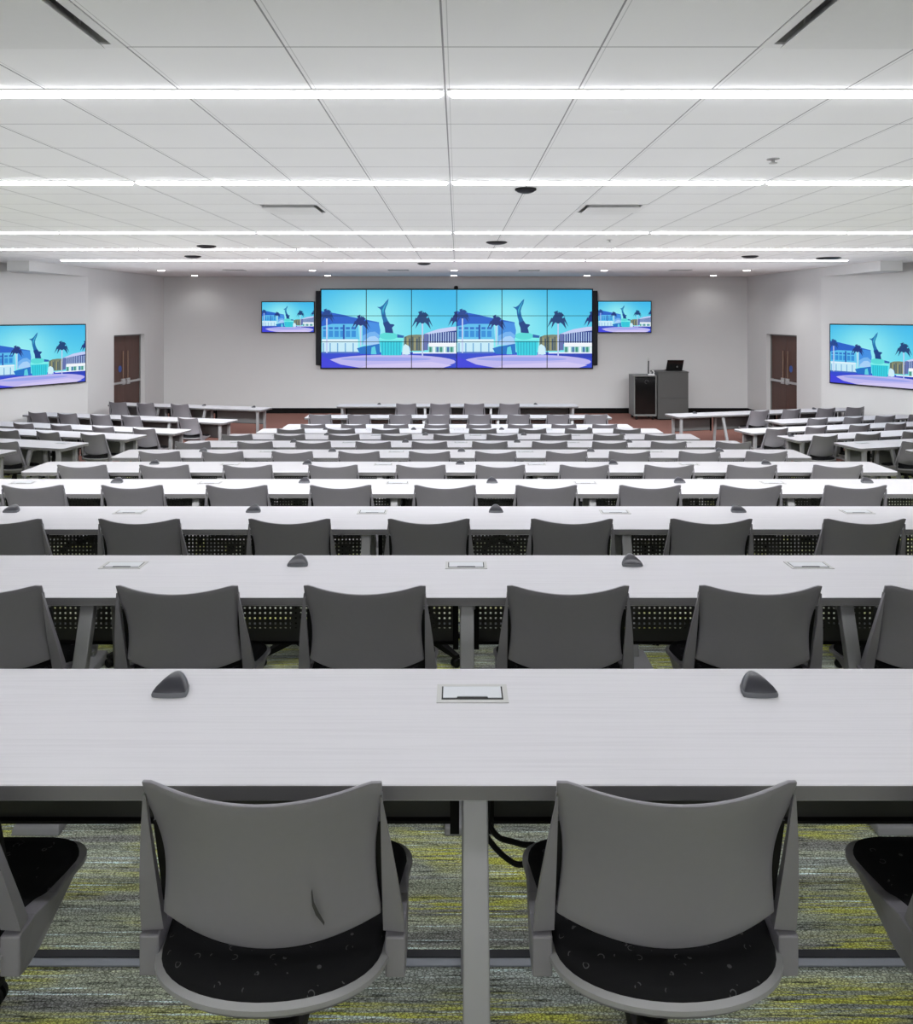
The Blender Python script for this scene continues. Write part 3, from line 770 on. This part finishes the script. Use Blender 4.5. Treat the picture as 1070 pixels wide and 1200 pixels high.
def make_pod():
    t = thing('tabletop_microphone', 'x', 'microphone', (0, 0, 0))
    n = 20
    def ring(sc, z, dy=0): return [(.046 * sc * math.cos(2 * PI * k / n) * (1.0 if math.sin(2 * PI * k / n) < 0 else 1.0), (.083 * sc * math.sin(2 * PI * k / n) if math.sin(2 * PI * k / n) > 0 else .010 * sc * math.sin(2 * PI * k / n)) + dy, z) for k in range(n)]
    bm = bmesh.new(); lv = [ring(1.0, 0), ring(1.03, .006), ring(.97, .013, .001)]
    def loft(bm, lv):
        vv = [[bm.verts.new(p) for p in r] for r in lv]
        for a, b in zip(vv, vv[1:]):
            for k in range(n): bm.faces.new((a[k], a[(k + 1) % n], b[(k + 1) % n], b[k]))
        bm.faces.new(vv[0][::-1]); bm.faces.new(vv[-1])
    loft(bm, lv); obj('base', bm, M['pod_strip'], t, smooth=True)
    bm = bmesh.new(); loft(bm, [ring(.97, .0131, .001), ring(.84, .022, .011), ring(.60, .031, .028), ring(.34, .038, .043), ring(.10, .040, .056)]); obj('shell', bm, M['pod'], t, smooth=True)
    return t
POD = make_pod(); pod_used = [False]
def place_pod(x, y, z, rz, label):
    c = POD if not pod_used[0] else copy_tree(POD); pod_used[0] = True
    c.location = (x, y, z); c.rotation_euler = (0, 0, rz); c['label'] = label; c['category'] = 'microphone'; c['group'] = 'tabletop microphones'

# centre block: twelve rows
CH = {1: (-170, 307.5, 793.5, 1268), 2: (-24, 207, 428, 666, 893, 1110), 3: (1, 163, 339, 502, 671, 834.5, 1014), 4: (37, 154, 277, 398.5, 522, 640, 762.5, 881, 1004),
      5: (95.5, 191.5, 290, 390, 493, 586.7, 685, 785, 882.5, 983), 6: (186, 260.5, 342.3, 420.4, 503.3, 581, 664, 738, 820.5, 899),
      7: (225.4, 298.3, 366.6, 437.3, 503, 574.3, 644.4, 714.9, 784.3, 860), 8: (277.5, 339, 402.8, 464.5, 526, 588.6, 651.6, 713.5, 774),
      9: (340.6, 399.5, 451.7, 510.7, 565.7, 624.3, 678.2, 735), 10: (366.5, 414, 464, 512, 561, 610, 661, 709),
      11: (375, 420.5, 469, 514, 562, 608, 654, 699), 12: (476, 516, 555.5, 597)}
ROWS = {1: (-4.6, 4.6, .04, -.77), 2: (-4.55, 4.55, .04, -.73), 3: (-4.5, 4.5, -.55, .25), 4: (-4.42, 4.46, -.5, .29), 5: (-4.27, 4.31, .81, .03), 6: (-4.05, 4.14, .83, .05),
        7: (-3.83, 3.96, .05, .84), 8: (-3.65, 3.76, .29, -.51), 9: (-3.5, 3.58, .03, -.78), 10: (-3.37, 3.39, .03, None), 11: (-3.24, 3.27, .86, None), 12: (-2.88, 2.89, .8, None)}
for i in range(1, 13):
    zc_ = 1.54 + PITCH * (i - 1) if i < 12 else 18.45
    zt = zc_ + .165 if i < 12 else 18.72
    x0, x1, mo, mi = ROWS[i]; z = floor_z(i); pitch = 1.57
    hw = (x1 - x0) / 2
    ks = [mo + pitch * k for k in range(-4, 5)]
    legs = [x for x in ks if x0 + .6 < x < x1 - .6] + [x0 + .13, x1 - .13]
    lim = {1: 1.3, 2: 2.4, 3: 3.4}.get(i, 9)
    mods = [x for x in ks if x0 + .5 < x < x1 - .5 and abs(x) < lim] if i < 10 else []
    nth = ORD[i - 1]
    make_table('long white training table, %s row from the camera in the middle block' % nth if i < 12 else 'short white table at the very front facing the video wall, middle block',
               (0, zt, z), 0, x0, x1, legs, mods, 'long white training tables')
    if mi is not None: mics = [mi + pitch * k for k in range(-4, 5) if x0 + .4 < mi + pitch * k < x1 - .4 and abs(mi + pitch * k) < lim]
    else: mics = [-1.9, 1.9] if i == 12 else []
    if i == 1: mics = [-.77, .81]
    if i == 2: mics = [-.73, .80]
    for k, x in enumerate(mics):
        place_pod(x, zt + .395, z + TH, 0, 'dark wedge-shaped microphone, %s from left on the %s table row from camera' % (ORD[k], nth))
    for k, px in enumerate(CH[i]):
        tw = .05 if (i == 1 and k == 2) else 0
        place_chair(X_at(px, zc_), zc_ + .30, z, random.uniform(-.012, .012), 'grey plastic chair, %s from left in the %s row from the camera' % (ORD[k], nth), 'grey chairs in the middle rows')

# a dark mark on the back of the nearest left chair
def shell(u, v):
    hw = .226 + .0125 * v - .015 * math.sin(PI * min(1, v * 1.12)) ** 1.2
    zt = .853 - .027 * (1 - u * u); zb = .522 - .036 * (1 - u * u)
    return Vector((u * hw, -.212 - .088 * v - .05 * (1 - u * u) + .019 * math.sin(PI * v) - .0125, zb + (zt - zb) * v))
c1 = [o for o in bpy.data.objects if o.get('label', '').startswith('grey plastic chair, second from left in the first row')][0]
bm = bmesh.new(); L_ = [(.44, .36, .005), (.445, .27, .009), (.475, .20, .012), (.53, .12, .003)]
vv = [(bm.verts.new(shell(u - w_, v)), bm.verts.new(shell(u + w_, v + .02))) for u, v, w_ in L_]
for a, b in zip(vv, vv[1:]): bm.faces.new((a[0], a[1], b[1], b[0]))
obj('dark_mark', bm, plain('mark_black', (.03, .03, .03, 1), .6), c1)

# angled side blocks: (corner x, corner y, length, row number for floor, chair pixels, mic pixels, module pixels)
LEFT = [(-4.49, 18.0, 4.15, 10, (137, 170, 210), (238.6, 296.8), ()), (-4.70, 15.83, 4.95, 10, (43.5, 77.5, 116, 153, 220), (), ()), (-5.18, 14.4, 5.0, 10, (27, 71, 120, 168), (), ()),
        (-5.43, 12.9, 5.0, 9, (8, 56, 108), (), ()), (-5.66, 11.27, 5.0, 8, (5,), (), (74,)), (-5.95, 9.86, 5.0, 7, (), (), ())]
RIGHT = [(4.70, 16.79, 4.6, 10, (891, 928, 969, 1003), (815, 955), ()), (6.50, 15.78, 3.5, 10, (959, 1001, 1039, 1076), (), ()), (5.40, 14.45, 5.0, 10, (911, 957, 1008, 1051), (), ()),
         (5.54, 12.78, 5.0, 9, (968, 1019, 1072), (928,), ()), (5.78, 11.28, 5.0, 8, (1075,), (), (1010,)), (6.07, 9.9, 5.0, 7, (), (), ())]
C15, S15 = math.cos(math.radians(15)), math.sin(math.radians(15))
for side, rows in ((-1, LEFT), (1, RIGHT)):
    nm = 'left' if side < 0 else 'right'
    for k, (cx, cy, L, fl, chairs, mics, mods) in enumerate(rows):
        rz = math.radians(15) * side
        ux, uy = C15 * side, S15                 # outward along the table
        vx, vy = -S15 * side, C15                # away from the sitters
        def along(px, off):
            q = (px - CX) / F; bx, by = cx + off * vx, cy + off * vy
            s = (q * by - bx) / (ux - q * uy); return s
        fl0 = {(-1, 0): 1.5, (1, 0): 1.15, (-1, 4): .62, (1, 4): .62}.get((side, k), 1.3)
        legs = [.13, fl0, (fl0 + L - .13) / 2, L - .13]
        legs = [side * v for v in legs]; z = floor_z(fl)
        ml = [side * along(px, .42) for px in mods]
        far = 'frontmost' if k == 0 else ('nearest' if k == 5 else ORD[k] + ' from front')
        make_table('angled white table, %s in the %s side block' % (far, nm), (cx, cy, z), rz, min(0, side * L), max(0, side * L), legs, ml, 'angled white side tables', panel='solid')
        for j, px in enumerate(mics):
            s = along(px, .40); place_pod(cx + s * ux + .40 * vx, cy + s * uy + .40 * vy, z + TH, rz, 'dark wedge-shaped microphone, %s from left on the %s angled table, %s side' % (ORD[j], far, nm))
        for j, px in enumerate(chairs):
            s = along(px, -.165); off = .135
            place_chair(cx + s * ux + off * vx, cy + s * uy + off * vy, z, rz + random.uniform(-.05, .05), 'grey plastic chair, %s from left at the %s angled table, %s side' % (ORD[j], far, nm), 'grey chairs in the side blocks')

# ------------------------------------------------------------------ lectern, rack, their equipment
PY = 21.9
sc = PY / F
rx0, rx1 = X_at(743, PY), X_at(769.5, PY)
t = thing('equipment_rack', 'grey rack cabinet with black glass door and casters beside the lectern', 'cabinet', ((rx0 + rx1) / 2, PY, 0))
h = (rx1 - rx0) / 2; RH = 1.235
bm = bmesh.new(); box(bm, -h, -h + .03, 0, .66, .1, RH); box(bm, h - .03, h, 0, .66, .1, RH); box(bm, -h + .03, h - .03, .02, .66, .1, .13); box(bm, -h + .03, h - .03, .63, .66, .13, RH - .03); box(bm, -h + .03, h - .03, 0, .66, RH - .03, RH)
box(bm, -h + .03, h - .03, .0, .03, .1, .16)
obj('cabinet_body', bm, M['cabinet_light'], t, bevel=.004)
bm = bmesh.new(); box(bm, -h + .03, h - .035, -.012, .012, .16, RH - .06); d = obj('glass_door', bm, M['glass_black'], t, bevel=.004)
bm = bmesh.new(); tube(bm, [(.035 + .05 * math.cos(2 * PI * k / 16), -.014, 1.06 + .05 * math.sin(2 * PI * k / 16)) for k in range(13)], .006, 6); obj('emblem', bm, M['cabinet'], d)
for sx in (-1, 1):
    for y in (.06, .58):
        bm = bmesh.new(); tube(bm, [(sx * (h - .08) - .02, y, .045), (sx * (h - .08) + .02, y, .045)], .045, 16); box(bm, sx * (h - .08) - .012, sx * (h - .08) + .012, y - .02, y + .02, .06, .1); obj('caster', bm, M['black_plastic'], t, smooth=True)
lx0, lx1 = X_at(770.5, PY), X_at(806.5, PY)
t = thing('lectern', 'tall charcoal lectern cabinet right of the black-door rack, laptop on top', 'lectern', ((lx0 + lx1) / 2, PY - .02, 0))
h = (lx1 - lx0) / 2; LH = 1.345
bm = bmesh.new(); box(bm, -h, h, .0, .7, .03, LH - .03); obj('cabinet_body', bm, M['cabinet'], t, bevel=.004)
bm = bmesh.new(); box(bm, -h - .012, h + .012, -.015, .72, LH - .03, LH); obj('worktop', bm, M['cabinet'], t, bevel=.006)
bm = bmesh.new(); box(bm, -h + .02, h - .02, .03, .68, 0, .03); obj('plinth', bm, M['black_plastic'], t)
bm = bmesh.new(); box(bm, -h + .012, h - .012, -.008, 0, .06, .60); box(bm, -h + .012, h - .012, -.008, 0, .61, LH - .05); obj('back_panel', bm, M['cabinet'], t, bevel=.002, seg=1)
lcx = (lx0 + lx1) / 2
# laptop: black, seen from behind
t = thing('laptop', 'open black laptop on top of the lectern, seen from behind', 'laptop', (X_at(793, PY), PY + .25, LH), math.radians(-6))
bm = bmesh.new(); box(bm, -.22, .22, 0, .3, 0, .02); obj('keyboard_base', bm, M['black_plastic'], t, bevel=.004)
bm = bmesh.new(); hexa(bm, [(-.23, -.005, .02), (.22, -.005, .02), (.22, .012, .02), (-.23, .012, .02)], [(-.20, -.12, .31), (.25, -.12, .31), (.25, -.105, .315), (-.20, -.105, .315)]); ld = obj('screen_lid', bm, M['glass_black'], t, bevel=.003)
bm = bmesh.new(); box(bm, .05, .09, -.072, -.068, .10, .15); obj('emblem', bm, M['cabinet'], ld)
# gooseneck microphone + small white document camera on the rack
t = thing('gooseneck_microphone', 'slim upright black gooseneck microphone standing on the rack cabinet', 'microphone', (X_at(762.5, PY), PY + .25, RH))
bm = bmesh.new(); lathe(bm, [(.05, 0), (.05, .015), (.02, .03)], 18); obj('foot', bm, M['black_plastic'], t, smooth=True)
bm = bmesh.new(); tube(bm, [(0, 0, .02), (0, 0, .2), (.003, 0, .4)], .018); obj('stem', bm, M['black_plastic'], t, smooth=True)
bm = bmesh.new(); lathe(bm, [(.012, .40), (.024, .42), (.024, .48), (.01, .50)], 14); obj('capsule', bm, M['duct'], t, smooth=True)
t = thing('document_camera', 'small white document camera on the rack beside the gooseneck microphone', 'camera', (X_at(763.5, PY) + .03, PY + .12, RH), 0)
bm = bmesh.new(); box(bm, -.1, .08, -.06, .06, 0, .035); obj('base', bm, M['white'], t, bevel=.008)
bm = bmesh.new(); tube(bm, [(.05, 0, .03), (.07, 0, .08), (.05, 0, .12), (.0, 0, .13)], .018); obj('arm', bm, M['white'], t, smooth=True)
bm = bmesh.new(); box(bm, -.04, .02, -.025, .025, .1, .14); obj('camera_head', bm, M['cabinet_light'], t, bevel=.006)

# ------------------------------------------------------------------ cords hanging below the nearest table
z1 = floor_z(1)
def cord(pts, label, r=.0075):
    cu = []
    for i in range(len(pts) - 1):
        p0, p1, p2, p3 = [Vector(pts[max(0, min(len(pts) - 1, i + k))]) for k in (-1, 0, 1, 2)]
        for s in range(8):
            u = s / 8; cu.append(.5 * ((2 * p1) + (-p0 + p2) * u + (2 * p0 - 5 * p1 + 4 * p2 - p3) * u * u + (-p0 + 3 * p1 - 3 * p2 + p3) * u ** 3))
    cu.append(Vector(pts[-1])); bm = bmesh.new(); tube(bm, cu, r, 8)
    tag(obj('power_cord', bm, M['black_plastic'], smooth=True), label, 'cord', 'cords under the nearest table')
def W(px, py, Y): return (X_at(px, Y), Y, EYE - (py - CY) * Y / F)
zt_ = z1 + TH - .036
cord([(X_at(569, 2.06), 2.06, zt_), W(567, 940, 2.06), W(566, 968, 2.06), W(576, 988, 2.06), W(594, 1006, 2.07), W(612, 1013, 2.08), W(645, 1000, 2.1), (X_at(690, 2.1), 2.1, zt_)], 'lower black cord looping below the nearest table beside its leg')
cord([(X_at(572, 2.04), 2.04, zt_), W(571, 940, 2.04), W(572, 962, 2.04), W(583, 980, 2.05), W(600, 986, 2.06), W(622, 990, 2.07), W(655, 980, 2.08), (X_at(680, 2.07), 2.07, zt_)], 'upper black cord looping below the nearest table beside its leg')

# ------------------------------------------------------------------ camera, light, view
cam = bpy.data.cameras.new('camera'); co = bpy.data.objects.new('camera', cam); col.objects.link(co)
co.location = (0, 0, EYE); co.rotation_euler = (PI / 2, 0, 0)
cam.sensor_fit = 'VERTICAL'; cam.sensor_height = 36; cam.sensor_width = 32.1
cam.lens = F * 36 / 1200; cam.shift_y = -(600 - CY) / 1200; cam.shift_x = -(CX - 535) / 1200
cam.clip_start = .05
scene.camera = co
def area(name, loc, rot, sx, sy, power):
    L = bpy.data.lights.new(name, 'AREA'); L.shape = 'RECTANGLE'; L.size = sx; L.size_y = sy; L.energy = power
    o = bpy.data.objects.new(name, L); col.objects.link(o); o.location = loc; o.rotation_euler = rot; return o
area('rear_fill', (0, -6.5, 2.3), (PI / 2, 0, 0), 14, 2.6, 120)  # added fill lamp behind the camera, no window there
u = area('ceiling_fill', (0, 11.6, 2.3), (PI, 0, 0), 17, 17.4, 335); u.data.spread = math.radians(110); u.data.color = (.96, .97, 1)  # added up-facing fill lamp in mid-air, brightens the ceiling
m1 = area('mid_fill', (0, 3.6, 3.9), (math.radians(58), 0, 0), 15, .4, 170); m1.data.spread = math.radians(62)  # added unseen lamp, throws light forward onto the chair backs
m2 = area('front_fill', (0, 11.8, 3.9), (math.radians(56), 0, 0), 16, .4, 230); m2.data.spread = math.radians(66); m2.data.color = (.93, .98, 1)  # added unseen lamp, lifts the front wall and front rows
m3 = area('side_wash_left', (-2, 12.5, 3.6), (math.radians(70), 0, math.radians(62)), 4, .4, 70); m3.data.spread = math.radians(80)
m4 = area('side_wash_right', (2, 12.5, 3.6), (math.radians(70), 0, math.radians(-62)), 4, .4, 70); m4.data.spread = math.radians(80)
w = bpy.data.worlds.new('world'); scene.world = w; w.use_nodes = True
w.node_tree.nodes['Background'].inputs[0].default_value = (.9, .93, 1, 1); w.node_tree.nodes['Background'].inputs[1].default_value = .3
scene.view_settings.view_transform = 'Standard'
scene.view_settings.exposure = 0.0
